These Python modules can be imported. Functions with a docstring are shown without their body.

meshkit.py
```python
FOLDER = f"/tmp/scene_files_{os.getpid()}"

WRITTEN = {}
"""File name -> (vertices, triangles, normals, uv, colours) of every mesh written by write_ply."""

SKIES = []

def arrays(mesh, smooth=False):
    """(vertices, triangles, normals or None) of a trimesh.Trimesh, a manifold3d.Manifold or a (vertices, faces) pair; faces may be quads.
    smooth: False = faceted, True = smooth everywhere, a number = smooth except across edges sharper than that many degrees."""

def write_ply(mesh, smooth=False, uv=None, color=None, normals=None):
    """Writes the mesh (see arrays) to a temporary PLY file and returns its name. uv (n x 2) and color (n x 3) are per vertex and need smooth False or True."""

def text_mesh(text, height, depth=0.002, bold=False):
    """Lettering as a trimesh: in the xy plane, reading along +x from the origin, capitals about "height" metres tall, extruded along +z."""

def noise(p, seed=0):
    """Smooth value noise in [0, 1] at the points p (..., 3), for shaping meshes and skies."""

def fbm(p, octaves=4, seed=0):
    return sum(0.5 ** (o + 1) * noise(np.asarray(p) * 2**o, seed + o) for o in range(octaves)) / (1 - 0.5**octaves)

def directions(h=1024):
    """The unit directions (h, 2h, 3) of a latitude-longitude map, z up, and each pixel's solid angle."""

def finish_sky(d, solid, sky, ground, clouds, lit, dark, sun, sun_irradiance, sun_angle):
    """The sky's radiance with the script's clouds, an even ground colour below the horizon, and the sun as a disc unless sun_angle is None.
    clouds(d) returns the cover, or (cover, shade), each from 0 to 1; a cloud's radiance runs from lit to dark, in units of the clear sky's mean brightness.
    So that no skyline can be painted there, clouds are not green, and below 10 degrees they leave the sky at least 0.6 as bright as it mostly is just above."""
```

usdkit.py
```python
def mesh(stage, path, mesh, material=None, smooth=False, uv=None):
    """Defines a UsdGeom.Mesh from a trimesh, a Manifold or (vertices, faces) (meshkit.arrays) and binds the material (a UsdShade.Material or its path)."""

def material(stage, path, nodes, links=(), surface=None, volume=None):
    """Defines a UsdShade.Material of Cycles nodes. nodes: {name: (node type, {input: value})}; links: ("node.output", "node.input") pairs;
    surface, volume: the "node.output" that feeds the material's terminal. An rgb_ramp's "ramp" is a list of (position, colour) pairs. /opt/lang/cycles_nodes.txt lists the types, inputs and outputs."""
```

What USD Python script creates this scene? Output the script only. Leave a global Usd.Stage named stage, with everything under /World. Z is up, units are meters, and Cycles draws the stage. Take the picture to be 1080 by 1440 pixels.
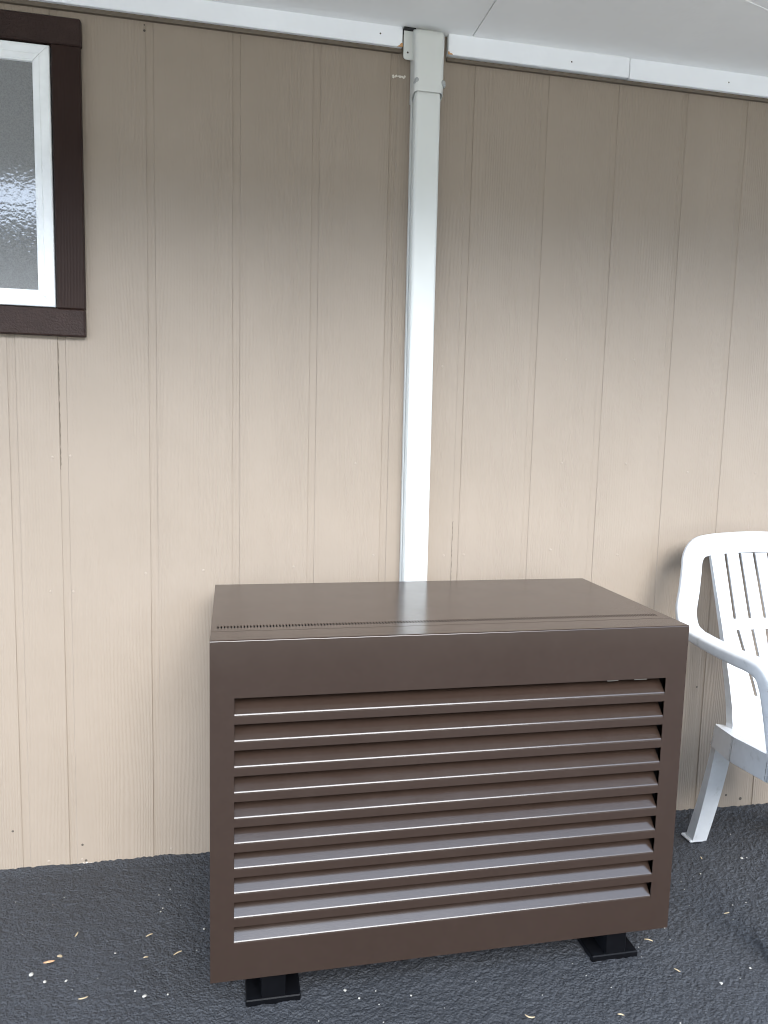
import math, random
import numpy as np
import trimesh
import meshkit, usdkit
from pxr import Usd, UsdGeom, UsdLux, UsdShade, Gf, Sdf
from shapely.geometry import Polygon, box as sbox, Point, LineString
from shapely.ops import unary_union

stage = Usd.Stage.CreateInMemory()
UsdGeom.SetStageUpAxis(stage, UsdGeom.Tokens.z)
UsdGeom.SetStageMetersPerUnit(stage, 1.0)
UsdGeom.Xform.Define(stage, '/World')
UsdGeom.Scope.Define(stage, '/World/Looks')

# ------------------------------------------------------------------ camera
CAM = np.array([.0396, -1.9889, 1.1876])
YAW, PITCH, ROLL = .2040, .1140, .0250
cy, sy, cp, sp = math.cos(YAW), math.sin(YAW), math.cos(PITCH), math.sin(PITCH)
fwd = np.array([sy * cp, cy * cp, -sp]); rgt = np.array([cy, -sy, 0.0]); upv = np.cross(rgt, fwd)
r2 = math.cos(ROLL) * rgt + math.sin(ROLL) * upv
u2 = -math.sin(ROLL) * rgt + math.cos(ROLL) * upv
cam = UsdGeom.Camera.Define(stage, '/World/camera')
m = np.eye(4); m[0, :3] = r2; m[1, :3] = u2; m[2, :3] = -fwd; m[3, :3] = CAM
cam.AddTransformOp().Set(Gf.Matrix4d(*m.ravel().tolist()))
cam.CreateHorizontalApertureAttr(24.0)
cam.CreateVerticalApertureAttr(32.0)
cam.CreateFocalLengthAttr(24.0 * 1045.98 / 1080)
cam.CreateClippingRangeAttr(Gf.Vec2f(0.05, 500))
cam.CreateExposureAttr(2.05)

# ------------------------------------------------------------------ sky and sun (bright overcast)
SUN_AZ, SUN_EL = math.radians(174), math.radians(33)         # azimuth from +y towards +x
to_sun = np.array([math.sin(SUN_AZ) * math.cos(SUN_EL), math.cos(SUN_AZ) * math.cos(SUN_EL), math.sin(SUN_EL)])
dome = UsdLux.DomeLight.Define(stage, '/World/sky')
dome.GetPrim().SetCustomDataByKey('kind', 'structure')
sky_mat = usdkit.material(stage, '/World/Looks/sky_light', {
    'sky': ('sky_texture', {'sky_type': 'single_scattering', 'sun_disc': False, 'sun_elevation': SUN_EL, 'sun_rotation': SUN_AZ, 'aerosol_density': 1.5}),
    'tc': ('texture_coordinate', {}),
    'n': ('noise_texture', {'scale': 2.2, 'detail': 5.0, 'roughness': .55}),
    'r': ('rgb_ramp', {'ramp': [(.25, (.62, .62, .62)), (.65, (.95, .95, .95))]}),
    'mix': ('mix_color', {'b': (11.2, 13.6, 17.3)}),
    'bg': ('background_shader', {'strength': .10}),
}, [('tc.generated', 'n.vector'), ('n.fac', 'r.fac'), ('r.color', 'mix.fac'), ('sky.color', 'mix.a'), ('mix.result', 'bg.color')], surface='bg.background')
UsdShade.MaterialBindingAPI.Apply(dome.GetPrim()).Bind(sky_mat)
sun = UsdLux.DistantLight.Define(stage, '/World/sun')
sun.CreateNormalizeAttr(True)
sun.CreateIntensityAttr(.4)
sun.CreateAngleAttr(36.0)
sun.CreateColorAttr(Gf.Vec3f(1.0, .985, .96))
zz = to_sun; xx = np.cross([0, 0, 1], zz); xx /= np.linalg.norm(xx); yy = np.cross(zz, xx)
m = np.eye(4); m[0, :3] = xx; m[1, :3] = yy; m[2, :3] = zz
sun.AddTransformOp().Set(Gf.Matrix4d(*m.ravel().tolist()))

# ------------------------------------------------------------------ helpers
used = {}
def numbered(parent, name):
    k = (parent, name); n = used.get(k, 0); used[k] = n + 1
    return f'{parent}/{name}' if n == 0 else f'{parent}/{name}_{n:03d}'

def pathof(p):
    return '/World' if p is None else str(p.GetPath())

def obj(name, mesh, mat, parent=None, smooth=False):
    p = usdkit.mesh(stage, numbered(pathof(parent), name), mesh, f'/World/Looks/{mat}', smooth=smooth).GetPrim()
    return p

def tag(p, label=None, cat=None, group=None, kind=None):
    for k, v in (('label', label), ('category', cat), ('group', group), ('kind', kind)):
        if v: p.SetCustomDataByKey(k, v)
    return p

def thing(name, loc, label, cat, group=None, parent=None):
    x = UsdGeom.Xform.Define(stage, numbered(pathof(parent), name))
    if loc is not None: x.AddTranslateOp().Set(Gf.Vec3d(*map(float, loc)))
    return tag(x.GetPrim(), label, cat, group)

def sub(name, parent):
    return UsdGeom.Xform.Define(stage, numbered(pathof(parent), name)).GetPrim()

cat = trimesh.util.concatenate

def bx(x0, x1, y0, y1, z0, z1):
    b = trimesh.creation.box([x1 - x0, y1 - y0, z1 - z0]); b.apply_translation([(x0 + x1) / 2, (y0 + y1) / 2, (z0 + z1) / 2]); return b

def extr(poly, axis, a, b):
    """Polygon extruded along an axis from a to b. axis z: (x,y); axis x: (y,z); axis y: (x,z)."""
    polys = getattr(poly, 'geoms', [poly])
    out = []
    for g in polys:
        e = trimesh.creation.extrude_polygon(g, b - a, engine='earcut')
        v = e.vertices.copy()
        if axis == 'z': w = np.c_[v[:, 0], v[:, 1], v[:, 2] + a]; flip = False
        elif axis == 'x': w = np.c_[v[:, 2] + a, v[:, 0], v[:, 1]]; flip = False
        else: w = np.c_[v[:, 0], v[:, 2] + a, v[:, 1]]; flip = True
        f = e.faces[:, ::-1] if flip else e.faces
        out.append(trimesh.Trimesh(w, f, process=False))
    return cat(out)

def cbox(x0, x1, y0, y1, z0, z1, c=.003):
    """Box with chamfered edges: the hull of three slabs."""
    P = []
    for sx, ex in ((x0, 1), (x1, -1)):
        for sy_, ey in ((y0, 1), (y1, -1)):
            for sz, ez in ((z0, 1), (z1, -1)):
                P += [(sx, sy_ + ey * c, sz + ez * c), (sx + ex * c, sy_, sz + ez * c), (sx + ex * c, sy_ + ey * c, sz)]
    return trimesh.convex.convex_hull(np.array(P))

def arc(cx, cy_, r, a0, a1, n=6):
    t = np.radians(np.linspace(a0, a1, n))
    return [(cx + r * math.cos(q), cy_ + r * math.sin(q)) for q in t]

L = '/World/Looks/'
def mat(name, nodes, links, surface='p.BSDF'):
    return usdkit.material(stage, L + name, nodes, links, surface=surface)

# ------------------------------------------------------------------ materials
# painted wood siding: vertical ribbed grain, fine roller stipple
def siding_look(name, col, col2, rough, dist, sheen=.5):
    mat(name, {
        'g': ('geometry', {}), 'oi': ('object_info', {}),
        'off': ('math', {'math_type': 'multiply', 'value2': 37.0}),
        'cx': ('combine_xyz', {}),
        'add': ('vector_math', {'math_type': 'add'}),
        'mw': ('mapping', {'scale': (1, 1, .10)}),
        'nw': ('noise_texture', {'scale': 7.0, 'detail': 2.0}),
        'nws': ('math', {'math_type': 'multiply', 'value2': .085}),
        'cx2': ('combine_xyz', {}),
        'add2': ('vector_math', {'math_type': 'add'}),
        'wave': ('wave_texture', {'wave_type': 'bands', 'bands_direction': 'x', 'scale': 40.0, 'distortion': 1.6, 'detail': 2.0, 'detail_scale': 1.5}),
        'mm': ('mapping', {'scale': (6, 6, .7)}),
        'nm': ('noise_texture', {'scale': 1.6, 'detail': 2.0}),
        'rm': ('rgb_ramp', {'ramp': [(.35, (.06, .06, .06)), (.62, (1, 1, 1))]}),
        'wm': ('math', {'math_type': 'multiply'}),
        'mf': ('mapping', {'scale': (1, 1, .12)}),
        'nf': ('noise_texture', {'scale': 210.0, 'detail': 3.0, 'roughness': .6}),
        'ns': ('noise_texture', {'scale': 170.0, 'detail': 2.0, 'roughness': .6}),
        'h1': ('math', {'math_type': 'multiply_add', 'value2': .55}),
        'h2': ('math', {'math_type': 'multiply_add', 'value2': .45}),
        'bump': ('bump', {'strength': .42, 'distance': dist}),
        'nc': ('noise_texture', {'scale': 3.0, 'detail': 4.0, 'roughness': .6}),
        'rc': ('rgb_ramp', {'ramp': [(.3, col), (.7, col2)]}),
        'p': ('principled_bsdf', {'roughness': rough, 'specular_ior_level': sheen}),
    }, [('oi.random', 'off.value1'), ('off.value', 'cx.x'), ('off.value', 'cx.z'), ('g.position', 'add.vector1'), ('cx.vector', 'add.vector2'),
        ('add.vector', 'mw.vector'), ('mw.vector', 'nw.vector'), ('nw.fac', 'nws.value1'), ('nws.value', 'cx2.x'),
        ('g.position', 'add2.vector1'), ('cx2.vector', 'add2.vector2'), ('add2.vector', 'wave.vector'),
        ('add.vector', 'mm.vector'), ('mm.vector', 'nm.vector'), ('nm.fac', 'rm.fac'), ('wave.fac', 'wm.value1'), ('rm.color', 'wm.value2'),
        ('add.vector', 'mf.vector'), ('mf.vector', 'nf.vector'), ('g.position', 'ns.vector'),
        ('nf.fac', 'h1.value1'), ('wm.value', 'h1.value3'), ('ns.fac', 'h2.value1'), ('h1.value', 'h2.value3'), ('h2.value', 'bump.height'), ('bump.normal', 'p.normal'),
        ('g.position', 'nc.vector'), ('nc.fac', 'rc.fac'), ('rc.color', 'p.base_color')])

siding_look('beige_siding_paint', (.250, .201, .153), (.276, .223, .172), .55, .0016)
siding_look('dark_brown_trim_paint', (.021, .0105, .0078), (.028, .0155, .0120), .45, .0008, .13)

def plain(name, col, rough=.5, bump=None, metallic=0, spec=.5, var=.08, vscale=4.0, extra=None):
    c = np.array(col)
    nodes = {'g': ('geometry', {}), 'n': ('noise_texture', {'scale': vscale, 'detail': 5.0, 'roughness': .6}),
             'r': ('rgb_ramp', {'ramp': [(.3, tuple(c * (1 - var))), (.7, tuple(np.minimum(c * (1 + var), .92)))]}),
             'p': ('principled_bsdf', {'roughness': rough, 'metallic': metallic, 'specular_ior_level': spec, **(extra or {})})}
    links = [('g.position', 'n.vector'), ('n.fac', 'r.fac'), ('r.color', 'p.base_color')]
    if bump:
        nodes['nb'] = ('noise_texture', {'scale': bump[0], 'detail': 3.0}); nodes['b'] = ('bump', {'strength': bump[2] if len(bump) > 2 else .4, 'distance': bump[1]})
        links += [('g.position', 'nb.vector'), ('nb.fac', 'b.height'), ('b.normal', 'p.normal')]
    mat(name, nodes, links)

plain('ceiling_white_paint', (.86, .86, .85), .6, (22, .0030, .5), var=.035, vscale=2.5)
plain('dark_brown_stipple', (.029, .0155, .0120), .5, (190, .0026, .8), spec=.22, var=.15, vscale=30)
plain('trim_white_paint', (.84, .85, .87), .45, (90, .0008), var=.03)
plain('dark_gap', (.03, .022, .018), .9)
plain('groove_shadow_caulk', (.125, .100, .074), .9)
plain('bare_wood', (.50, .28, .13), .8, (120, .001))
plain('cover_vinyl', (.61, .615, .58), .38, var=.02)
plain('grey_plastic_plug', (.33, .34, .33), .6)
plain('window_vinyl', (.80, .81, .80), .35, (25, .0006), var=.08, vscale=14)
plain('black_rubber', (.003, .003, .0035), .3, (180, .0004), spec=.06, var=.25, vscale=30)
plain('dark_inside', (.012, .011, .011), .8)
plain('pale_tab', (.075, .07, .06), .5)
plain('stone_chip', (.33, .31, .27), .7, var=.2, vscale=60)
plain('dry_straw', (.40, .31, .19), .7, var=.25, vscale=50)
plain('dry_leaf', (.42, .24, .13), .7, var=.3, vscale=50)
plain('scuff_paint', (.62, .57, .50), .6)
plain('nail_paint', (.31, .255, .20), .5)
plain('nail_hole', (.07, .055, .042), .9)
plain('concrete', (.78, .66, .48), .85, (40, .002), var=.12, vscale=2.0)
plain('neighbour_siding', (.29, .26, .22), .7, var=.08)
plain('neighbour_roof', (.09, .085, .08), .9, (60, .004))
plain('neighbour_glass', (.03, .035, .04), .08)
plain('beam_white_paint', (.72, .73, .72), .5, (70, .001))
plain('hedge_leaf', (.05, .08, .03), .6, var=.4, vscale=9)

# satin brown powder-coated metal
mat('brown_metal', {
    'g': ('geometry', {}),
    'n': ('noise_texture', {'scale': 5.0, 'detail': 5.0, 'roughness': .6}),
    'r': ('rgb_ramp', {'ramp': [(.3, (.0220, .0130, .0090)), (.7, (.0240, .0144, .0101))]}),
    'nr': ('noise_texture', {'scale': 9.0, 'detail': 6.0, 'roughness': .7}),
    'nd': ('noise_texture', {'scale': 14.0, 'detail': 8.0, 'roughness': .75}),
    'rd': ('rgb_ramp', {'ramp': [(.48, (0, 0, 0)), (.80, (.022, .022, .022))]}),
    'vd': ('voronoi_texture', {'scale': 95.0}),
    'rv': ('rgb_ramp', {'ramp': [(0, (.22, .22, .22)), (.05, (.18, .18, .18)), (.07, (0, 0, 0))]}),
    'nv': ('noise_texture', {'scale': 17.0, 'detail': 1.0}),
    'rn': ('rgb_ramp', {'ramp': [(.60, (0, 0, 0)), (.66, (1, 1, 1))]}),
    'sp': ('mix_color', {'blend_type': 'multiply', 'fac': 1.0}),
    'df': ('mix_color', {'blend_type': 'add', 'fac': 1.0}),
    'dm': ('mix_color', {'b': (.115, .098, .082)}),
    'rr': ('map_range', {'from_min': .3, 'from_max': .7, 'to_min': .16, 'to_max': .20}),
    'nb': ('noise_texture', {'scale': 420.0, 'detail': 2.0}),
    'nb2': ('noise_texture', {'scale': 3.0, 'detail': 1.0}),
    'b2': ('bump', {'strength': .004, 'distance': .004}),
    'b': ('bump', {'strength': .10, 'distance': .0005}),
    'p': ('principled_bsdf', {'specular_ior_level': .5}),
}, [('g.position', 'n.vector'), ('n.fac', 'r.fac'), ('r.color', 'dm.a'), ('g.position', 'nd.vector'), ('nd.fac', 'rd.fac'), ('g.position', 'vd.vector'), ('vd.distance', 'rv.fac'), ('g.position', 'nv.vector'), ('nv.fac', 'rn.fac'), ('rv.color', 'sp.a'), ('rn.color', 'sp.b'), ('rd.color', 'df.a'), ('sp.result', 'df.b'), ('df.result', 'dm.fac'), ('dm.result', 'p.base_color'), ('g.position', 'nr.vector'), ('nr.fac', 'rr.value'), ('rr.result', 'p.roughness'),
    ('g.position', 'nb.vector'), ('nb.fac', 'b.height'), ('g.position', 'nb2.vector'), ('nb2.fac', 'b2.height'), ('b2.normal', 'b.normal'), ('b.normal', 'p.normal')])

# white monobloc resin, slightly chalky with scuffs
mat('white_resin', {
    'g': ('geometry', {}),
    'n': ('noise_texture', {'scale': 26.0, 'detail': 6.0, 'roughness': .7}),
    'r': ('rgb_ramp', {'ramp': [(.27, (.36, .36, .34)), (.40, (.475, .48, .48)), (.7, (.52, .525, .525))]}),
    'nb': ('noise_texture', {'scale': 300.0, 'detail': 2.0}),
    'b': ('bump', {'strength': .15, 'distance': .0006}),
    'p': ('principled_bsdf', {'roughness': .42, 'specular_ior_level': .4}),
}, [('g.position', 'n.vector'), ('n.fac', 'r.fac'), ('r.color', 'p.base_color'), ('g.position', 'nb.vector'), ('nb.fac', 'b.height'), ('b.normal', 'p.normal')])

# sealed black asphalt: lumpy relief (geometry) plus fine pitted bump
mat('asphalt', {
    'g': ('geometry', {}),
    'n': ('noise_texture', {'scale': 2.3, 'detail': 5.0, 'roughness': .6}),
    'r': ('rgb_ramp', {'ramp': [(.30, (.023, .0235, .026)), (.72, (.037, .0380, .042))]}),
    'v': ('voronoi_texture', {'scale': 330.0}),
    'sp': ('rgb_ramp', {'ramp': [(.0, (.26, .26, .25)), (.075, (.26, .26, .25)), (.10, (0, 0, 0))]}),
    'vn': ('noise_texture', {'scale': 28.0, 'detail': 2.0}),
    'vr': ('rgb_ramp', {'ramp': [(.60, (0, 0, 0)), (.68, (1, 1, 1))]}),
    'spm': ('mix_color', {'blend_type': 'multiply', 'fac': 1.0}),
    'add': ('mix_color', {'blend_type': 'add', 'fac': 1.0}),
    'nb': ('noise_texture', {'scale': 260.0, 'detail': 4.0, 'roughness': .7}),
    'wp': ('noise_texture', {'scale': 90.0, 'detail': 2.0}),
    'wps': ('vector_math', {'math_type': 'scale', 'scale': .006}),
    'wpa': ('vector_math', {'math_type': 'add'}),
    'vg': ('voronoi_texture', {'scale': 165.0, 'feature': 'f1', 'randomness': 1.0}),
    'vm': ('math', {'math_type': 'multiply_add', 'value2': -.9}),
    'b': ('bump', {'strength': 1.0, 'distance': .0042}),
    'rr': ('map_range', {'from_min': .3, 'from_max': .7, 'to_min': .5, 'to_max': .75}),
    'p': ('principled_bsdf', {'specular_ior_level': .45}),
}, [('g.position', 'n.vector'), ('n.fac', 'r.fac'), ('g.position', 'v.vector'), ('v.distance', 'sp.fac'), ('g.position', 'vn.vector'), ('vn.fac', 'vr.fac'),
    ('sp.color', 'spm.a'), ('vr.color', 'spm.b'), ('r.color', 'add.a'), ('spm.result', 'add.b'), ('add.result', 'p.base_color'),
    ('g.position', 'wp.vector'), ('wp.color', 'wps.vector1'), ('g.position', 'wpa.vector1'), ('wps.vector', 'wpa.vector2'), ('wpa.vector', 'vg.vector'),
    ('g.position', 'nb.vector'), ('vg.distance', 'vm.value1'), ('nb.fac', 'vm.value3'), ('vm.value', 'b.height'), ('b.normal', 'p.normal'), ('n.fac', 'rr.value'), ('rr.result', 'p.roughness')])

# obscured window glass: rippled glossy skin over a cloudy body
mat('obscure_glass', {
    'g': ('geometry', {}),
    'v': ('noise_texture', {'scale': 120.0, 'detail': 1.0, 'roughness': .5, 'distortion': .4}),
    'b': ('bump', {'strength': .11, 'distance': .0020}),
    'f': ('fresnel', {'IOR': 2.1}),
    'gl': ('glossy_bsdf', {'roughness': .07, 'color': (1, 1, 1)}),
    'nn': ('noise_texture', {'scale': 330.0, 'detail': 2.0}),
    'rc': ('rgb_ramp', {'ramp': [(.35, (.130, .132, .130)), (.65, (.172, .176, .174))]}),
    'd': ('diffuse_bsdf', {}),
    'mx': ('mix_closure', {}),
}, [('g.position', 'v.vector'), ('v.fac', 'b.height'), ('b.normal', 'gl.normal'), ('b.normal', 'f.normal'), ('g.position', 'nn.vector'), ('nn.fac', 'rc.fac'), ('rc.color', 'd.color'),
    ('f.fac', 'mx.fac'), ('d.BSDF', 'mx.closure1'), ('gl.BSDF', 'mx.closure2')], surface='mx.closure')

# ------------------------------------------------------------------ ground
def ground():
    x0, x1, y0, y1 = -1.0, 2.1, -1.3, .05
    s = .0034
    xs = np.linspace(x0, x1, int((x1 - x0) / s)); ys = np.linspace(y0, y1, int((y1 - y0) / s))
    X, Y = np.meshgrid(xs, ys)
    P = np.stack([X, Y, 0 * X], -1)
    z = (meshkit.fbm(P * 130, 2, 3) - .5) * .0058 + (meshkit.noise(P * 40, 9) - .5) * .0012 + (meshkit.fbm(P * 3.0, 2, 5) - .5) * .008
    edge = np.minimum.reduce([X - x0, x1 - X, Y - y0]) / .15
    # the asphalt laps up against the wall in an uneven line
    lap = np.clip((Y + .030) / .03, 0, 1) * (.003 + .009 * meshkit.fbm(P * [9, 1, 1], 4, 21))
    z = (z + lap) * np.clip(edge, 0, 1)
    ny, nx = X.shape
    V = np.stack([X, Y, z], -1).reshape(-1, 3)
    i = np.arange(ny * nx).reshape(ny, nx)
    a, b, c, d = i[:-1, :-1].ravel(), i[:-1, 1:].ravel(), i[1:, 1:].ravel(), i[1:, :-1].ravel()
    F = np.vstack([np.c_[a, b, c], np.c_[a, c, d]])
    n = len(V)
    B = 200.0
    O = np.array([(-B, -B, 0), (B, -B, 0), (B, B, 0), (-B, B, 0), (x0, y0, 0), (x1, y0, 0), (x1, y1, 0), (x0, y1, 0)])
    f2 = np.array([(0, 1, 5), (0, 5, 4), (1, 2, 6), (1, 6, 5), (2, 3, 7), (2, 7, 6), (3, 0, 4), (3, 4, 7)]) + n
    return (np.vstack([V, O]), np.vstack([F, f2])), (xs, ys, z)
gm, (GX, GY, GZ) = ground()
tag(obj('ground', gm, 'asphalt', smooth=True), kind='structure')
def gz(x, y):
    i = np.clip(np.searchsorted(GX, x), 0, len(GX) - 1); j = np.clip(np.searchsorted(GY, y), 0, len(GY) - 1)
    return float(GZ[max(j - 1, 0):j + 2, max(i - 1, 0):i + 2].max())
tag(obj('driveway', bx(-8, 9, -8.3, -3.5, -.05, .012), 'concrete'), kind='structure')

# ------------------------------------------------------------------ the house wall
house = thing('house_wall', None, 'beige painted house wall of vertical grooved wood siding with a brown-trimmed window', 'wall')
WZ0, WZ1 = -.08, 2.30
GW = .017
GR = [-1.30, -1.096, -.892, -.687, -.478, -.362, -.147, .060, .259, .458, .666, .874, 1.080, 1.290, 1.480, 1.685, 1.89, 2.095, 2.30]
edges = [-1.5] + GR + [2.5]
WIN = (-1.16, -.308, 1.388, 2.118)       # outer casing of the window
for k in range(len(edges) - 1):
    a, b = edges[k] + (0 if k == 0 else 0), edges[k + 1] - (GW if k < len(edges) - 2 else 0)
    c = .0018
    prof = Polygon([(a, .02), (a, c), (a + c, 0), (b - c, 0), (b, c), (b, .02)])
    obj('siding_board', extr(prof, 'z', WZ0, WZ1), 'beige_siding_paint', house)
obj('siding_backing', bx(-1.5, 2.5, .0019, .06, WZ0 - .002, WZ1 + .002), 'beige_siding_paint', house)

# ragged open seam in the left panel joint, dark
rng = np.random.default_rng(4)
def ragged(x, za, zb, w, n=46):
    z = np.linspace(za, zb, n)
    l = x - w * (.25 + .5 * rng.random(n)); r = x + w * (.25 + .6 * rng.random(n))
    r[rng.random(n) < .12] = x + w * .05; l[0] = r[0] - .0002; l[-1] = r[-1] - .0002
    return extr(Polygon(list(zip(l, z)) + list(zip(r[::-1], z[::-1]))).buffer(0), 'y', .0008, .0046)
obj('open_seam', ragged(-.3795, 1.06, 1.385, .0027), 'groove_shadow_caulk', house)
obj('open_seam', ragged(.6485, .74, .93, .0022, 30), 'groove_shadow_caulk', house)

# nail heads, nail holes and scuffs
def disc(x, z, r, y=0.0, h=.0012, e=1.0):
    s = trimesh.creation.icosphere(1, 1.0); s.apply_scale([r * e, h, r]); s.apply_translation([x, y, z]); return s
def wall_at(px, py, y=0.0):
    d = r2 * (px - 540) / 1045.98 - u2 * (py - 720) / 1045.98 + fwd
    t = (y - CAM[1]) / d[1]; return CAM + t * d
for px, py in ((71, 832), (103, 832), (205, 806), (286, 802), (413, 797), (525, 781), (624, 781), (652, 780), (622, 515), (99, 641), (74, 643), (500, 652), (774, 773),
               (868, 780), (790, 651), (880, 652), (967, 664), (1062, 665), (796, 506), (892, 506), (241, 1193), (69, 1211), (116, 1208)):
    p = wall_at(px, py); obj('nail_head', disc(p[0], p[2], .0036, h=.0010), 'nail_paint', house, smooth=True)
for px, py, r in ((1021, 1118, .004), (1041, 1123, .0055), (18, 1169, .003), (116, 1188, .0032), (121, 1210, .0035), (980, 966, .003), (203, 43, .003), (203, 35, .0018)):
    p = wall_at(px, py); obj('nail_hole', disc(p[0], p[2], r, h=.0006), 'nail_hole', house, smooth=True)
def scuff(px0, py0, px1, py1, w, matn, seed):
    g = np.random.default_rng(seed); a, b = wall_at(px0, py0), wall_at(px1, py1)
    shapes = []
    for t in np.linspace(0, 1, 16):
        p = a + (b - a) * t
        shapes.append(Point(p[0] + g.normal() * w * .3, p[2] + g.normal() * w * .35).buffer(w * (.25 + .5 * g.random()), 5))
    return extr(unary_union(shapes).simplify(.0002), 'y', -.0008, .001)
obj('paint_scuff', scuff(552, 106, 569, 109, .0042, '', 3), 'scuff_paint', house)
obj('paint_scuff', scuff(116, 1214, 140, 1213, .003, '', 5), 'scuff_paint', house)

# white trim boards under the ceiling
ZT = 2.1455
def trim(a, b, za, zb):
    return cbox(a, b, -.019, -.0003, za, zb, .0015)
obj('trim_board', trim(-1.5, .4650, 2.1490, 2.215), 'trim_white_paint', house)
obj('trim_board', trim(.5860, 1.0965, 2.1460, 2.215), 'trim_white_paint', house)
obj('trim_board', trim(1.0980, 2.5, 2.1435, 2.215), 'trim_white_paint', house)
obj('dark_joint', bx(-1.5, .465, -.0095, -.0002, 2.1395, 2.1492), 'groove_shadow_caulk', house)
obj('dark_joint', bx(.586, 2.5, -.0095, -.0002, 2.1345, 2.1432), 'groove_shadow_caulk', house)
chip = lambda pts: extr(Polygon(pts), 'y', -.0205, -.0188)
obj('wood_chip', chip([(.4655, 2.1485), (.4655, 2.157), (.461, 2.1575), (.457, 2.152), (.451, 2.1485)]), 'bare_wood', house)
obj('wood_chip', chip([(.5855, 2.1455), (.5855, 2.152), (.588, 2.153), (.590, 2.149), (.596, 2.1485), (.598, 2.1455)]), 'bare_wood', house)
for px, py in ((535, 47), (804, 87), (1025, 116)):
    p = wall_at(px, py, -.019); obj('nail_hole', disc(p[0], p[2], .0022, y=-.019, h=.0006), 'nail_hole', house, smooth=True)

# ------------------------------------------------------------------ window
x0, x1, z0, z1 = WIN
fx0, fx1, fz0, fz1 = -1.09, -.3785, 1.4565, 2.0535     # white frame, outer
gx0, gx1, gz0, gz1 = -1.05, -.418, 1.4965, 2.0135      # glass
win = obj('window', extr(sbox(fx0 - .005, fz0 - .005, fx1 + .005, fz1 + .005).difference(sbox(fx0 + .02, fz0 + .02, fx1 - .02, fz1 - .02)), 'y', -.004, -.0006), 'dark_gap', house)
obj('top_casing', cbox(x0, x1, -.021, -.0004, fz1 + .0035, z1, .003), 'dark_brown_stipple', win)
obj('bottom_casing', cbox(x0 - .006, x1 - .003, -.0215, -.0004, z0, fz0 - .0035, .003), 'dark_brown_stipple', win)
obj('side_casing', cbox(fx1 + .004, x1 - .0025, -.020, -.0004, fz0 - .0025, fz1 + .0025, .002), 'dark_brown_trim_paint', win)
obj('side_casing', cbox(x0, fx0 - .004, -.020, -.0004, fz0 - .0025, fz1 + .0025, .002), 'dark_brown_trim_paint', win)
def frame_side(side):
    # profile across the frame: (inset from outer edge, y)
    prof = [(0, -.003), (0, -.0135), (.0015, -.0155), (.006, -.0165), (.0215, -.0165), (.0225, -.0155), (.0235, -.0165), (.034, -.0155), (.0385, -.0130), (.040, -.003)]
    g = .0005
    a, b = [], []
    for d, y in prof:
        X0, X1, Z0, Z1 = fx0 + d, fx1 - d, fz0 + d, fz1 - d
        c = {'bottom': ((X0 + g, Z0), (X1 - g, Z0)), 'right': ((X1, Z0 + g), (X1, Z1 - g)), 'top': ((X1 - g, Z1), (X0 + g, Z1)), 'left': ((X0, Z1 - g), (X0, Z0 + g))}[side]
        a.append((c[0][0], y, c[0][1])); b.append((c[1][0], y, c[1][1]))
    n = len(prof); V = np.array(a + b); F = []
    for i in range(n - 1): F += [(i, i + n, i + 1), (i + 1, i + n, i + n + 1)]
    F += [(0, i, i + 1) for i in range(1, n - 1)] + [(n, n + i + 1, n + i) for i in range(1, n - 1)]
    mm = trimesh.Trimesh(V, F, process=False)
    # outward = towards the camera (-y)
    if mm.face_normals[4 * 2][1] > 0: mm.invert()
    return mm
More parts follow.
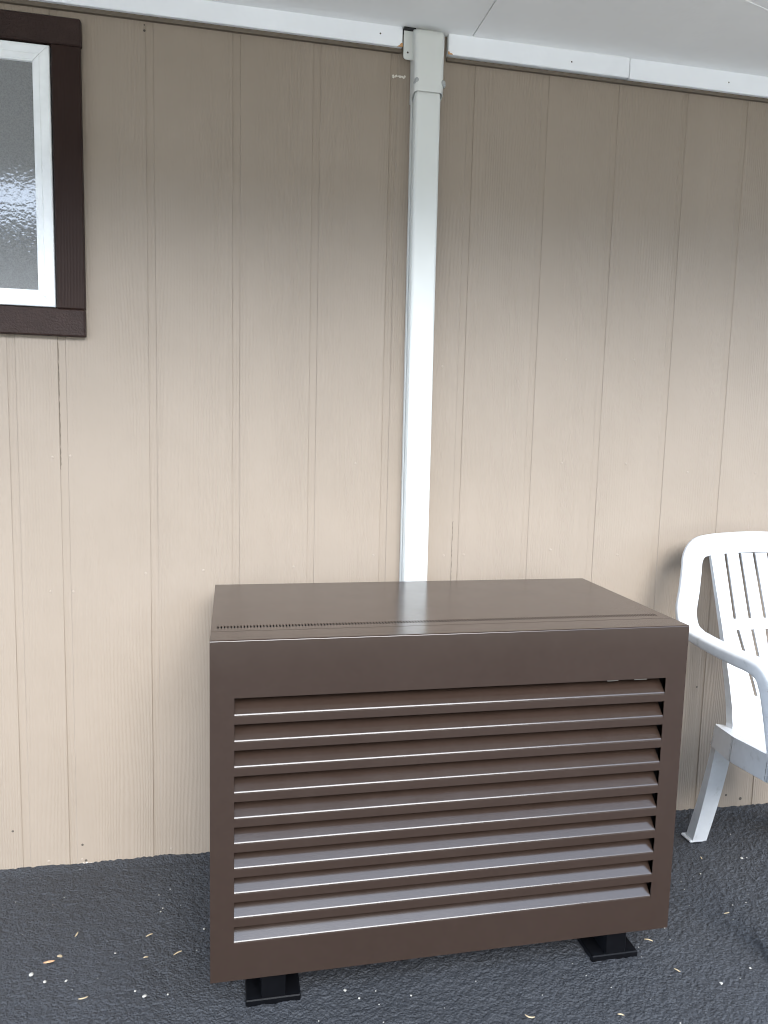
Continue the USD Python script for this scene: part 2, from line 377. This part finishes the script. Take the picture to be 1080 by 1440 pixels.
for s_ in ('bottom', 'right', 'top', 'left'):
    obj('frame_rail', frame_side(s_), 'window_vinyl', win)
obj('glass_pane', bx(gx0 - .004, gx1 + .004, -.0075, -.0035, gz0 - .004, gz1 + .004), 'obscure_glass', win)

# ------------------------------------------------------------------ porch roof with its white boarded ceiling
roof = thing('porch_roof', None, 'white painted panel ceiling of the porch roof above the beige siding', 'roof')
RX0, RX1, RY = -3.2, 4.6, -1.53
ZC = 2.196
def slope(mesh):
    v = mesh.vertices.copy(); v[:, 2] += v[:, 1] * .012; return trimesh.Trimesh(v, mesh.faces, process=False)
seams = [RX0, -1.79, -.57, .6500, 1.87, 3.09, RX1]
for a, b in zip(seams[:-1], seams[1:]):
    g = cbox(a + .001, b - .001, RY, .012, ZC, ZC + .012, .0012)
    obj('ceiling_panel', slope(g.subdivide()), 'ceiling_white_paint', roof)
obj('roof_deck', slope(bx(RX0, RX1, RY, .3, ZC + .0125, ZC + .09)), 'neighbour_roof', roof)
obj('fascia_board', slope(bx(RX0, RX1, RY - .035, RY - .001, ZC - .006, ZC + .10)), 'beam_white_paint', roof)
for xx_ in (RX0 + .2, RX1 - .2):
    obj('post', bx(xx_ - .045, xx_ + .045, RY + .01, RY + .10, .0, ZC - .024), 'beam_white_paint', roof)
# thin ridges of paint on the ceiling, right
def ridge(p, q, w, h):
    a, b = np.array(p), np.array(q); d = (b - a) / np.linalg.norm(b - a); n = np.array([-d[1], d[0]])
    pts = []
    for t, ww in ((0, .2), (.2, 1), (.5, .7), (.8, 1), (1, .2)): pts.append(a + (b - a) * t + n * w * ww)
    for t, ww in ((1, .2), (.8, .8), (.5, 1), (.2, .8), (0, .2)): pts.append(a + (b - a) * t - n * w * ww)
    return slope(extr(Polygon(pts), 'z', ZC - h, ZC + .001))
obj('paint_ridge', ridge((1.185, -.345), (1.33, -.30), .0022, .0012), 'ceiling_white_paint', roof)
obj('paint_ridge', ridge((.655, -.017), (1.09, -.021), .0012, .0008), 'ceiling_white_paint', roof)

# ------------------------------------------------------------------ line cover running up the wall
lc = thing('line_cover', (0.533, 0, 0), 'off-white vertical plastic pipe cover running up the siding from behind the brown box', 'pipe cover')
def cprof(hw, d, r=.010, inset=0.0):
    return [(-hw, 0), (-hw, -d + r)] + arc(-hw + r, -d + r, r, 180, 270, 6) + arc(hw - r, -d + r, r, 270, 360, 6) + [(hw, 0)]
def lean(mesh, k=-.0045):
    v = mesh.vertices.copy(); v[:, 0] += (1.4 - v[:, 2]) * (.0045); return trimesh.Trimesh(v, mesh.faces, process=False)
chan = Polygon([(-.0335, -.001), (-.0335, -.030)] + [(-.0345, -.030), (-.0345, -.0335), (-.0335, -.0335)] + arc(-.0335 + .009, -.046 + .009, .009, 180, 270, 6) + arc(.0335 - .009, -.046 + .009, .009, 270, 360, 6) + [(.0335, -.0335), (.0345, -.0335), (.0345, -.030), (.0335, -.030), (.0335, -.001)])
obj('cover_channel', lean(extr(chan, 'z', .10, 2.052)), 'cover_vinyl', lc, smooth=40)
obj('base_strip', lean(extr(Polygon([(-.0365, -.0004), (-.0365, -.013), (-.0345, -.014), (-.0345, -.0004)]).union(Polygon([(.0345, -.0004), (.0345, -.014), (.0365, -.013), (.0365, -.0004)])), 'z', .10, 2.04)), 'cover_vinyl', lc)
# wall cap: U profile, top rolled back towards the wall, lower edge sloping down at the sides
def cap():
    hw, d, r = .0385, .052, .012
    pr = np.array([(-hw, -.0006)] + [(-hw, -y) for y in np.linspace(.012, d - r, 4)] + arc(-hw + r, -d + r, r, 180, 270, 7)[1:] + [(x, -d) for x in np.linspace(-hw + r, hw - r, 7)[1:]] + arc(hw - r, -d + r, r, 270, 360, 7)[1:] + [(hw, -y) for y in np.linspace(d - r, .012, 4)[1:]] + [(hw, -.0006)])
    rows = []
    for t in np.linspace(0, 1, 26):
        k = d * .0
        yfac = -pr[:, 1] / d
        zb = 2.031 + .004 - .016 * (1 - yfac) ** 1.2 * 1.0
        ztop = 2.190
        z = zb + (ztop - zb) * t
        ys = pr[:, 1].copy(); xs = pr[:, 0].copy()
        a = np.clip((z - (ztop - .026)) / .026, 0, 1)
        roll = 1 - .42 * (1 - np.sqrt(np.maximum(1 - a ** 2, 0)))
        ys = ys * roll
        flare = 1 + .03 * np.clip((z - 2.10) / .08, 0, 1) * (1 - .6 * a)
        rows.append(np.c_[xs * flare, ys, z])
    R_ = np.array(rows); nr, nc = R_.shape[:2]
    i = np.arange(nr * nc).reshape(nr, nc)
    a, b, c, dd = i[:-1, :-1].ravel(), i[:-1, 1:].ravel(), i[1:, 1:].ravel(), i[1:, :-1].ravel()
    F = np.vstack([np.c_[a, b, c], np.c_[a, c, dd]])
    V = R_.reshape(-1, 3)
    topc = list(i[-1]); F = np.vstack([F, [(topc[0], topc[k], topc[k + 1]) for k in range(1, nc - 1)]])
    # inner lip under the lower edge
    n = len(V); inner = R_[0] * [.955, .95, 1]; V = np.vstack([V, inner])
    F = np.vstack([F, [(k + 1, k, n + k) for k in range(nc - 1)], [(k + 1, n + k, n + k + 1) for k in range(nc - 1)]])
    return trimesh.Trimesh(V, F, process=False)
cp_ = lean(cap())
capp = obj('wall_cap', cp_, 'cover_vinyl', lc, smooth=40)
fl = Polygon([(-.0655, 2.196)] + arc(-.0655 + .008, 2.119 + .008, .008, 180, 270, 5) + [(-.040, 2.119), (-.034, 2.112), (-.034, 2.196)])
flp = obj('side_flange', extr(fl, 'y', -.0215, -.0195), 'cover_vinyl', lc)
obj('screw_hole', disc(-.0545, 2.136, .0026, y=-.0215, h=.0006), 'nail_hole', flp, smooth=True)
obj('wall_gap', bx(-.066, -.036, -.0265, -.001, 2.1875, 2.1945), 'dark_inside', lc)
for sx in (-1, 1):
    s = trimesh.creation.icosphere(2, 1.0); s.apply_scale([.0065, .0065, .0075]); s.apply_translation([sx * .0340, -.0465, 2.061])
    s2 = trimesh.creation.icosphere(1, 1.0); s2.apply_scale([.003, .007, .005]); s2.apply_transform(trimesh.transformations.rotation_matrix(.6 * sx, [0, 1, 0])); s2.apply_translation([sx * .0385, -.043, 2.055])
    obj('screw_recess', cat([s, s2]), 'grey_plastic_plug', capp, smooth=True)

# ------------------------------------------------------------------ brown louvred box
BW, BH, BZ = 1.01, .702, .0757
YB, YF = -.0815, -.5855
Z1 = BZ + BH
bxo = thing('louvered_cover', (0, 0, 0), 'dark brown metal louvered equipment cover standing on black feet against the siding', 'equipment cover')
lip0, pit = .6285, .05275
SX0, SX1 = .0460, .9625
nl = 10
lips = [lip0 - pit * k + .0003 * k for k in range(nl)]
slots = [sbox(SX0, z - .0030, SX1, z + .0345) for z in lips]
fr = sbox(0, BZ, BW, Z1 - .0035).difference(unary_union(slots))
obj('front_frame', extr(fr, 'y', YF, YF + .0016), 'brown_metal', bxo)
r = .0035
for z in lips:
    # folded louvre blade: rounded lip at the front, straight blade rising to the back
    rl, sl = .0080, math.radians(44)
    front = [(YF, z - .0030)] + [(YF + rl * (1 - math.cos(q)), z - .0030 + rl * math.sin(q)) for q in np.linspace(0, math.pi / 2 - sl, 8)[1:]]
    py_, pz_ = front[-1]
    path = front + [(py_ + .052 * math.cos(sl), pz_ + .052 * math.sin(sl))]
    back = [(p[0] + .0012, p[1] - .0012) for p in path[::-1]]
    obj('louver', extr(Polygon(path + back).buffer(0), 'x', SX0 + .0002, SX1 - .0005), 'brown_metal', bxo, smooth=35)
hem = [(YF, Z1 - .0036)] + [(YF + r - r * math.cos(q), Z1 - r + r * math.sin(q)) for q in np.radians(np.linspace(0, 90, 7))] + [(-.5235, Z1), (-.5235, Z1 - .0016), (YF + .0016, Z1 - .0016), (YF + .0016, Z1 - .0036)]
obj('front_hem', extr(Polygon(hem).buffer(0), 'x', 0, BW), 'brown_metal', bxo, smooth=40)
# top panel with a row of small vent slits
slits = [sbox(x - .0014, -.4990, x + .0014, -.4800) for x in np.linspace(.014, .986, 150)]
top = sbox(.0, -.5205, BW, YB).difference(unary_union(slits))
obj('top_panel', extr(top, 'z', Z1 - .0018, Z1 - .0003), 'brown_metal', bxo)
obj('side_panel', cbox(.0, .0016, YF + .0017, YB, BZ, Z1 - .002, .0004), 'brown_metal', bxo)
obj('side_panel', cbox(BW - .0016, BW, YF + .0017, YB, BZ, Z1 - .002, .0004), 'brown_metal', bxo)
obj('back_panel', bx(.002, BW - .002, YB - .0016, YB - .0002, BZ, Z1 - .002), 'brown_metal', bxo)
obj('bottom_panel', bx(.002, BW - .002, YF + .003, YB - .002, BZ + .002, BZ + .004), 'dark_inside', bxo)
obj('inner_liner', bx(.010, BW - .004, YF + .075, YF + .078, BZ + .006, Z1 - .006), 'dark_inside', bxo)
obj('top_liner', bx(.004, BW - .004, YF + .004, YB - .004, Z1 - .008, Z1 - .006), 'dark_inside', bxo)
for xa, xb in ((.826, .851), (.889, .918)):
    obj('pale_clip', bx(xa, xb, YF + .0018, YF + .0040, .6605, .6625), 'pale_tab', bxo)

# black rubber feet
def foot(x, label):
    t = thing('rubber_foot', (x, -.568, 0), label, 'support foot')
    g = .0
    obj('base_plate', cbox(-.0565, .0565, 0, .40, -.004, .0125, .002), 'black_rubber', t)
    obj('upright', cbox(-.0245, .0245, .0005, .40, .0127, .0720, .0015), 'black_rubber', t)
    obj('cap_strip', bx(-.030, .030, .0015, .40, .0722, .0754), 'black_rubber', t)
foot(.1265, 'black foot under the left front corner of the brown louvered box')
foot(.8955, 'black foot under the right end of the brown louvered box')

# ------------------------------------------------------------------ white resin chair
CX = 1.53
ch = thing('plastic_chair', (CX, 0, 0), 'white plastic garden armchair with slatted back standing against the wall', 'chair')
def yback(z):
    return np.interp(z, [.30, .37, .42, .5, .65, .9, 1.0], [-.300, -.275, -.258, -.235, -.185, -.090, -.050])
def crv(P, n):
    """Catmull-Rom through control rows."""
    P = np.asarray(P, float); Q = np.vstack([2 * P[0] - P[1], P, 2 * P[-1] - P[-2]]); out = []
    for i in range(1, len(Q) - 2):
        for t in np.linspace(0, 1, n, endpoint=False):
            a, b, c, d = Q[i - 1:i + 3]
            out.append(.5 * (2 * b + (c - a) * t + (2 * a - 5 * b + 4 * c - d) * t * t + (3 * b - a - 3 * c + d) * t ** 3))
    return np.vstack([out, P[-1:]])
def ribbon(C, Wd, hw, ht, cap0=True, cap1=True, rr=.35):
    """Rounded flat band along C; Wd width directions, hw half widths, ht half thickness."""
    C, Wd = np.asarray(C, float), np.asarray(Wd, float)
    T = np.gradient(C, axis=0); T /= np.linalg.norm(T, axis=1)[:, None]
    Wd = Wd - (Wd * T).sum(1)[:, None] * T; Wd /= np.linalg.norm(Wd, axis=1)[:, None]
    N = np.cross(T, Wd)
    a = np.linspace(0, 2 * np.pi, 20, endpoint=False) + np.pi / 20
    sq = lambda q, e: np.sign(q) * np.abs(q) ** e
    ca, sa = sq(np.cos(a), .32), sq(np.sin(a), .45)
    V = (C[:, None] + Wd[:, None] * (ca[None, :, None] * np.asarray(hw)[:, None, None]) + N[:, None] * (sa[None, :, None] * np.asarray(ht)[:, None, None]))
    nr, nc = V.shape[:2]; i = np.arange(nr * nc).reshape(nr, nc); j = np.roll(i, -1, 1)
    F = np.vstack([np.c_[i[:-1].ravel(), j[:-1].ravel(), j[1:].ravel()], np.c_[i[:-1].ravel(), j[1:].ravel(), i[1:].ravel()]])
    V = V.reshape(-1, 3)
    if cap0: F = np.vstack([F, [(i[0, 0], i[0, k + 1], i[0, k]) for k in range(1, nc - 1)]])
    if cap1: F = np.vstack([F, [(i[-1, 0], i[-1, k], i[-1, k + 1]) for k in range(1, nc - 1)]])
    mm = trimesh.Trimesh(V, F, process=False)
    if mm.volume < 0: mm.invert()
    return mm
# half of the back frame, then arm, then front leg: rows (u, y, z, width dir x, y, z, half width, half thickness)
yb_ = lambda z: float(yback(z))
half = np.array([
    (0, yb_(.880), .8800, 0, .25, 1, .031, .007),
    (-.075, yb_(.878), .8775, 0, .25, 1, .031, .007),
    (-.135, yb_(.874), .8730, -.05, .25, 1, .031, .007),
    (-.175, yb_(.864), .8640, -.40, .25, .9, .031, .0075),
    (-.199, yb_(.839), .8390, -.9, .2, .45, .030, .008),
    (-.211, yb_(.80), .8000, -1, .1, .25, .030, .008),
    (-.2265, yb_(.75), .7500, -1, .05, .2, .0305, .008),
    (-.2440, yb_(.70), .7000, -1, 0, .15, .031, .0085),
    (-.2540, -.196, .6640, -1, 0, .10, .030, .009),
    (-.2590, -.240, .6480, -1, 0, .02, .028, .013),
    (-.2630, -.320, .6440, -1, 0, 0, .027, .015),
    (-.2650, -.420, .6430, -1, 0, 0, .027, .016),
    (-.2650, -.490, .6440, -1, 0, 0, .027, .017),
    (-.2650, -.528, .6350, -1, 0, 0, .027, .021),
    (-.2640, -.552, .6050, -1, 0, 0, .0265, .027),
    (-.2640, -.571, .5500, -1, 0, 0, .026, .029),
    (-.2640, -.608, .4000, -1, 0, 0, .025, .026),
    (-.2650, -.631, .2300, -1, 0, 0, .024, .024),
    (-.2680, -.660, .0040, -1, 0, 0, .023, .021),
])
mirror = half.copy(); mirror[:, 0] *= -1; mirror[:, 3] *= -1
def rib(rows, n=5, **k):
    c = crv(rows, n); return ribbon(c[:, :3], c[:, 3:6], c[:, 6], c[:, 7], **k)
# left half reversed + right half = one frame band
lf = half[:10][::-1].copy(); rt = mirror[1:10].copy()
rt[:, 3:6] *= 1
frame_rows = np.vstack([lf, rt])
obj('back_frame', rib(frame_rows, 6, cap0=False, cap1=False), 'white_resin', ch, smooth=50)
for hrows in (half, mirror):
    obj('armrest', rib(hrows[9:15], 6, cap0=False, cap1=False), 'white_resin', ch, smooth=50)
    obj('leg', rib(hrows[14:], 5, cap0=False), 'white_resin', ch, smooth=50)

def bend(poly, t0, t1, size=.018):
    e = trimesh.creation.extrude_polygon(poly, t1 - t0, engine='earcut')
    v, f = trimesh.remesh.subdivide_to_size(e.vertices, e.faces, size)
    e = trimesh.Trimesh(v, f, process=False); e.merge_vertices()
    v = e.vertices.copy()
    y = yback(v[:, 1]) + v[:, 2] + t0
    return trimesh.Trimesh(np.c_[v[:, 0], y, v[:, 1]], e.faces[:, ::-1], process=False)
PH = .141
zt, zm1, zm0, zl = .8495, .673, .645, .470
ul = [-PH] + [(-.093 + .0465 * k) for k in range(5)] + [PH]
sw = .0050
def slat_poly(k, za, zb, fa, fb):
    """Slat k between slot k-1 and slot k; fa, fb: lateral factor at its top and bottom."""
    n = 6; L_, R_ = [], []
    for z, f_ in zip(np.linspace(za, zb, n), np.linspace(fa, fb, n)):
        l = ul[k] * (1 if k == 0 else f_) + (0 if k == 0 else sw); r_ = ul[k + 1] * (1 if k == 5 else f_) - (0 if k == 5 else sw)
        L_.append((l, z)); R_.append((r_, z))
    return Polygon(L_ + R_[::-1])
TB0, TB1 = -.003, .002
for k in range(6):
    obj('slat', bend(slat_poly(k, zt, zm1, 1, 1.04), TB0, TB1), 'white_resin', ch)
for k in range(6):
    obj('slat', bend(slat_poly(k, zm0, zl, 1.0, .67), TB0, TB1), 'white_resin', ch)
bandp = sbox(-PH, zm0, PH, zm1)
low = Polygon([(-PH, zl), (-PH, .44), (-PH - .004, .40), (-PH - .014, .365), (PH + .014, .365), (PH + .004, .40), (PH, .44), (PH, zl)])
obj('back_band', bend(bandp, TB0, TB1), 'white_resin', ch)
obj('lower_back', bend(low, TB0, TB1), 'white_resin', ch)
for s_ in (-1, 1):   # return lips along the panel's sides
    e = [(s_ * PH, .852), (s_ * PH, .44), (s_ * (PH + .004), .40), (s_ * (PH + .014), .365), (s_ * (PH + .010), .365), (s_ * (PH), .40), (s_ * (PH - .004), .44), (s_ * (PH - .004), .852)]
    lip = bend(Polygon(e), 0, .024); v = lip.vertices.copy(); d_ = v[:, 1] - yback(v[:, 2])
    v[:, 1] = yback(v[:, 2]) + TB1 + .0002 + d_ * np.interp(v[:, 2], [.36, .46, .62, .85], [1.0, .9, .55, .25])
    obj('side_lip', trimesh.Trimesh(v, lip.faces, process=False), 'white_resin', ch)
# seat shell
def seat():
    out = Polygon([(-.172, -.222), (.172, -.222), (.215, -.36), (.238, -.52), (.232, -.585), (-.232, -.585), (-.238, -.52), (-.215, -.36)]).buffer(-.025).buffer(.025, 8)
    e = trimesh.creation.extrude_polygon(out, .062, engine='earcut')
    v, f = trimesh.remesh.subdivide_to_size(e.vertices, e.faces, .016)
    e = trimesh.Trimesh(v, f, process=False); e.merge_vertices()
    v = e.vertices.copy()
    u, y, t = v[:, 0], v[:, 1], v[:, 2]
    d = (-.222 - y) / .363
    hw = np.interp(-y, [.222, .36, .52, .585], [.172, .215, .238, .232])
    q = np.clip(np.abs(u) / hw, 0, 1)
    z = .388 + .056 * np.clip(d, 0, 1) ** .9 - .018 * np.clip((d - .85) / .15, 0, 1) ** 2
    ztop = z - .016 * (1 - q ** 2)
    zbot = z - .062 - .004 * np.sin(d * 3.1)
    zz_ = np.where(t > .031, ztop, zbot)
    mid = (t > .0005) & (t < .0615)
    zz_ = np.where(mid, zbot + (ztop - zbot) * t / .062, zz_)
    fl_ = 1 + .03 * (1 - t / .062)          # skirt flares outwards a little downwards
    e2 = trimesh.Trimesh(np.c_[u * fl_, -.40 + (y + .40) * fl_, zz_], e.faces, process=False)
    trimesh.smoothing.filter_taubin(e2, iterations=6)
    return e2
obj('seat', seat(), 'white_resin', ch, smooth=70)
# rear legs: L-section channels that splay to the back
for s_ in (-1, 1):
    def leg(s_=s_):
        rows = []
        for t in np.linspace(0, 1, 7):
            z = .345 * (1 - t) + .004 * t
            uo = .168 * (1 - t) + .168 * t; ui = .112 * (1 - t) + .122 * t
            yy_ = -.238 * (1 - t) - .165 * t - .006 * math.sin(t * 3.14)
            rows.append([(-uo, yy_), (-ui, yy_), (-ui, yy_ + .0045), (-uo + .0045, yy_ + .0045), (-uo + .0045, yy_ + .016 + .018 * t), (-uo, yy_ + .016 + .018 * t)])
        V = np.array([[(u * (-s_), y, .345 * (1 - t) + .004 * t) for (u, y) in row] for row, t in zip(rows, np.linspace(0, 1, 7))])
        nr, nc = V.shape[:2]; i = np.arange(nr * nc).reshape(nr, nc); j = np.roll(i, -1, 1)
        F = np.vstack([np.c_[i[:-1].ravel(), j[:-1].ravel(), j[1:].ravel()], np.c_[i[:-1].ravel(), j[1:].ravel(), i[1:].ravel()]])
        F = np.vstack([F, [(i[-1, 0], i[-1, 1], i[-1, 2]), (i[-1, 0], i[-1, 2], i[-1, 3]), (i[-1, 0], i[-1, 3], i[-1, 4]), (i[-1, 0], i[-1, 4], i[-1, 5])]])
        mm = trimesh.Trimesh(V.reshape(-1, 3), F, process=False)
        mm.fix_normals(); return mm
    pl_ = leg()
    tab = cbox(-.176, -.130, -.166, -.120, .002, .009, .002) if s_ < 0 else cbox(.130, .176, -.166, -.120, .002, .009, .002)
    obj('leg', cat([pl_, tab]), 'white_resin', ch, smooth=30)

# ------------------------------------------------------------------ small debris on the asphalt
def ground_at(px, py):
    d = r2 * (px - 540) / 1045.98 - u2 * (py - 720) / 1045.98 + fwd
    t = -CAM[2] / d[2]; return CAM + t * d
rng = np.random.default_rng(11)
def pebble(r_, sd):
    s = trimesh.creation.icosphere(1, 1.0); g = np.random.default_rng(sd)
    s.vertices *= (1 + .25 * (g.random((len(s.vertices), 1)) - .5)); s.apply_scale([r_ * g.uniform(.8, 1.3), r_ * g.uniform(.7, 1.1), r_ * g.uniform(.45, .7)])
    s.apply_transform(trimesh.transformations.rotation_matrix(g.uniform(0, 6.28), [0, 0, 1])); return s
for k, (px, py, rad) in enumerate(((44, 1372, .0055), (203, 1403, .0052), (287, 1309, .0042), (229, 1277, .0028), (226, 1283, .0026), (63, 1382, .004), (93, 1380, .0034), (190, 1396, .0032),
                                   (162, 1341, .003), (1043, 1207, .0052), (1014, 1383, .0038), (1055, 1362, .0034), (485, 1393, .0034), (505, 1405, .0032), (578, 1401, .003), (236, 1400, .003), (985, 1228, .003))):
    p = ground_at(px, py); mm = pebble(rad * .85, 100 + k); mm.apply_translation([p[0], p[1], gz(p[0], p[1]) + rad * .2])
    tag(obj('stone_chip', mm, 'stone_chip', smooth=True), 'small pale stone chip lying on the dark asphalt', 'stone chip', 'pale stone chips on the asphalt')
def sliver(ln, w, bendv):
    pts = [np.array([t * ln - ln / 2, bendv * ln * (t - .5) ** 2 * 4 - bendv * ln * .5, .0016 * math.sin(3.14 * t)]) for t in np.linspace(0, 1, 6)]
    c = np.array(pts); return ribbon(c, np.tile([0, 1, 0], (6, 1)), np.array([.3, .8, 1, 1, .8, .3]) * w, np.full(6, .0007))
for k, (px, py, ln, ang, bv) in enumerate(((210, 1316, .016, .5, .05), (250, 1342, .02, .55, .0), (108, 1315, .016, 1.35, .1), (912, 1323, .019, -.55, 0), (952, 1365, .014, -1.0, .1), (745, 1429, .02, -.5, .3), (873, 1428, .013, -.4, .05),
                                           (1022, 1284, .017, .15, .1), (117, 1406, .018, .2, .2), (205, 1347, .01, .1, 0), (986, 1206, .011, 1.4, 0))):
    p = ground_at(px, py); mm = sliver(ln, .0016, bv); mm.apply_transform(trimesh.transformations.rotation_matrix(ang, [0, 0, 1])); mm.apply_translation([p[0], p[1], gz(p[0], p[1]) + .0006])
    tag(obj('dry_needle', mm, 'dry_straw', smooth=True), 'thin dry straw-coloured needle lying on the dark asphalt', 'needle', 'dry needles on the asphalt')
for k, (px, py, ln, ang, w, lab) in enumerate(((69, 1354, .022, .15, .0032, 'reddish brown dry leaf scrap on the asphalt left of the brown box'), (84, 1346, .012, -.4, .0035, 'short tan bark scrap beside the reddish leaf scrap on the asphalt'))):
    p = ground_at(px, py); mm = sliver(ln, w, .1); mm.apply_transform(trimesh.transformations.rotation_matrix(ang, [0, 0, 1])); mm.apply_translation([p[0], p[1], gz(p[0], p[1]) + .001])
    tag(obj('leaf_scrap', mm, 'dry_leaf' if k == 0 else 'dry_straw', smooth=True), lab, 'leaf scrap')
grit = []
for k in range(190):
    x, y = rng.uniform(-.75, 1.75), rng.uniform(-.95, -.02)
    rad = rng.uniform(.0007, .0017)
    mm = trimesh.creation.icosphere(0, rad); mm.apply_scale([1.3, 1, .7]); mm.apply_translation([x, y, gz(x, y) + rad * .1]); grit.append(mm)
tag(obj('grit', cat(grit), 'stone_chip'), 'fine pale grit scattered over the dark asphalt', 'grit', kind='stuff')

# ------------------------------------------------------------------ what stands across the driveway (seen in reflections)
nb = thing('neighbour_house', (0, 0, 0), 'neighbouring house with dark roof across the driveway, mirrored in the window glass', 'house')
obj('wall', bx(-9, 10, -13, -8.4, -.02, 3.5), 'neighbour_siding', nb)
rp = Polygon([(-7.9, 3.51), (-8.0, 3.64), (-10.7, 4.28), (-13.4, 3.6), (-13.4, 3.51)])
obj('roof', extr(rp, 'x', -9.4, 10.4), 'neighbour_roof', nb)
for wx in (-6, -1.5, 3.2, 7.4):
    fr_ = obj('window', bx(wx, wx + 1.3, -8.41, -8.38, 1.0, 2.2), 'neighbour_glass', nb)
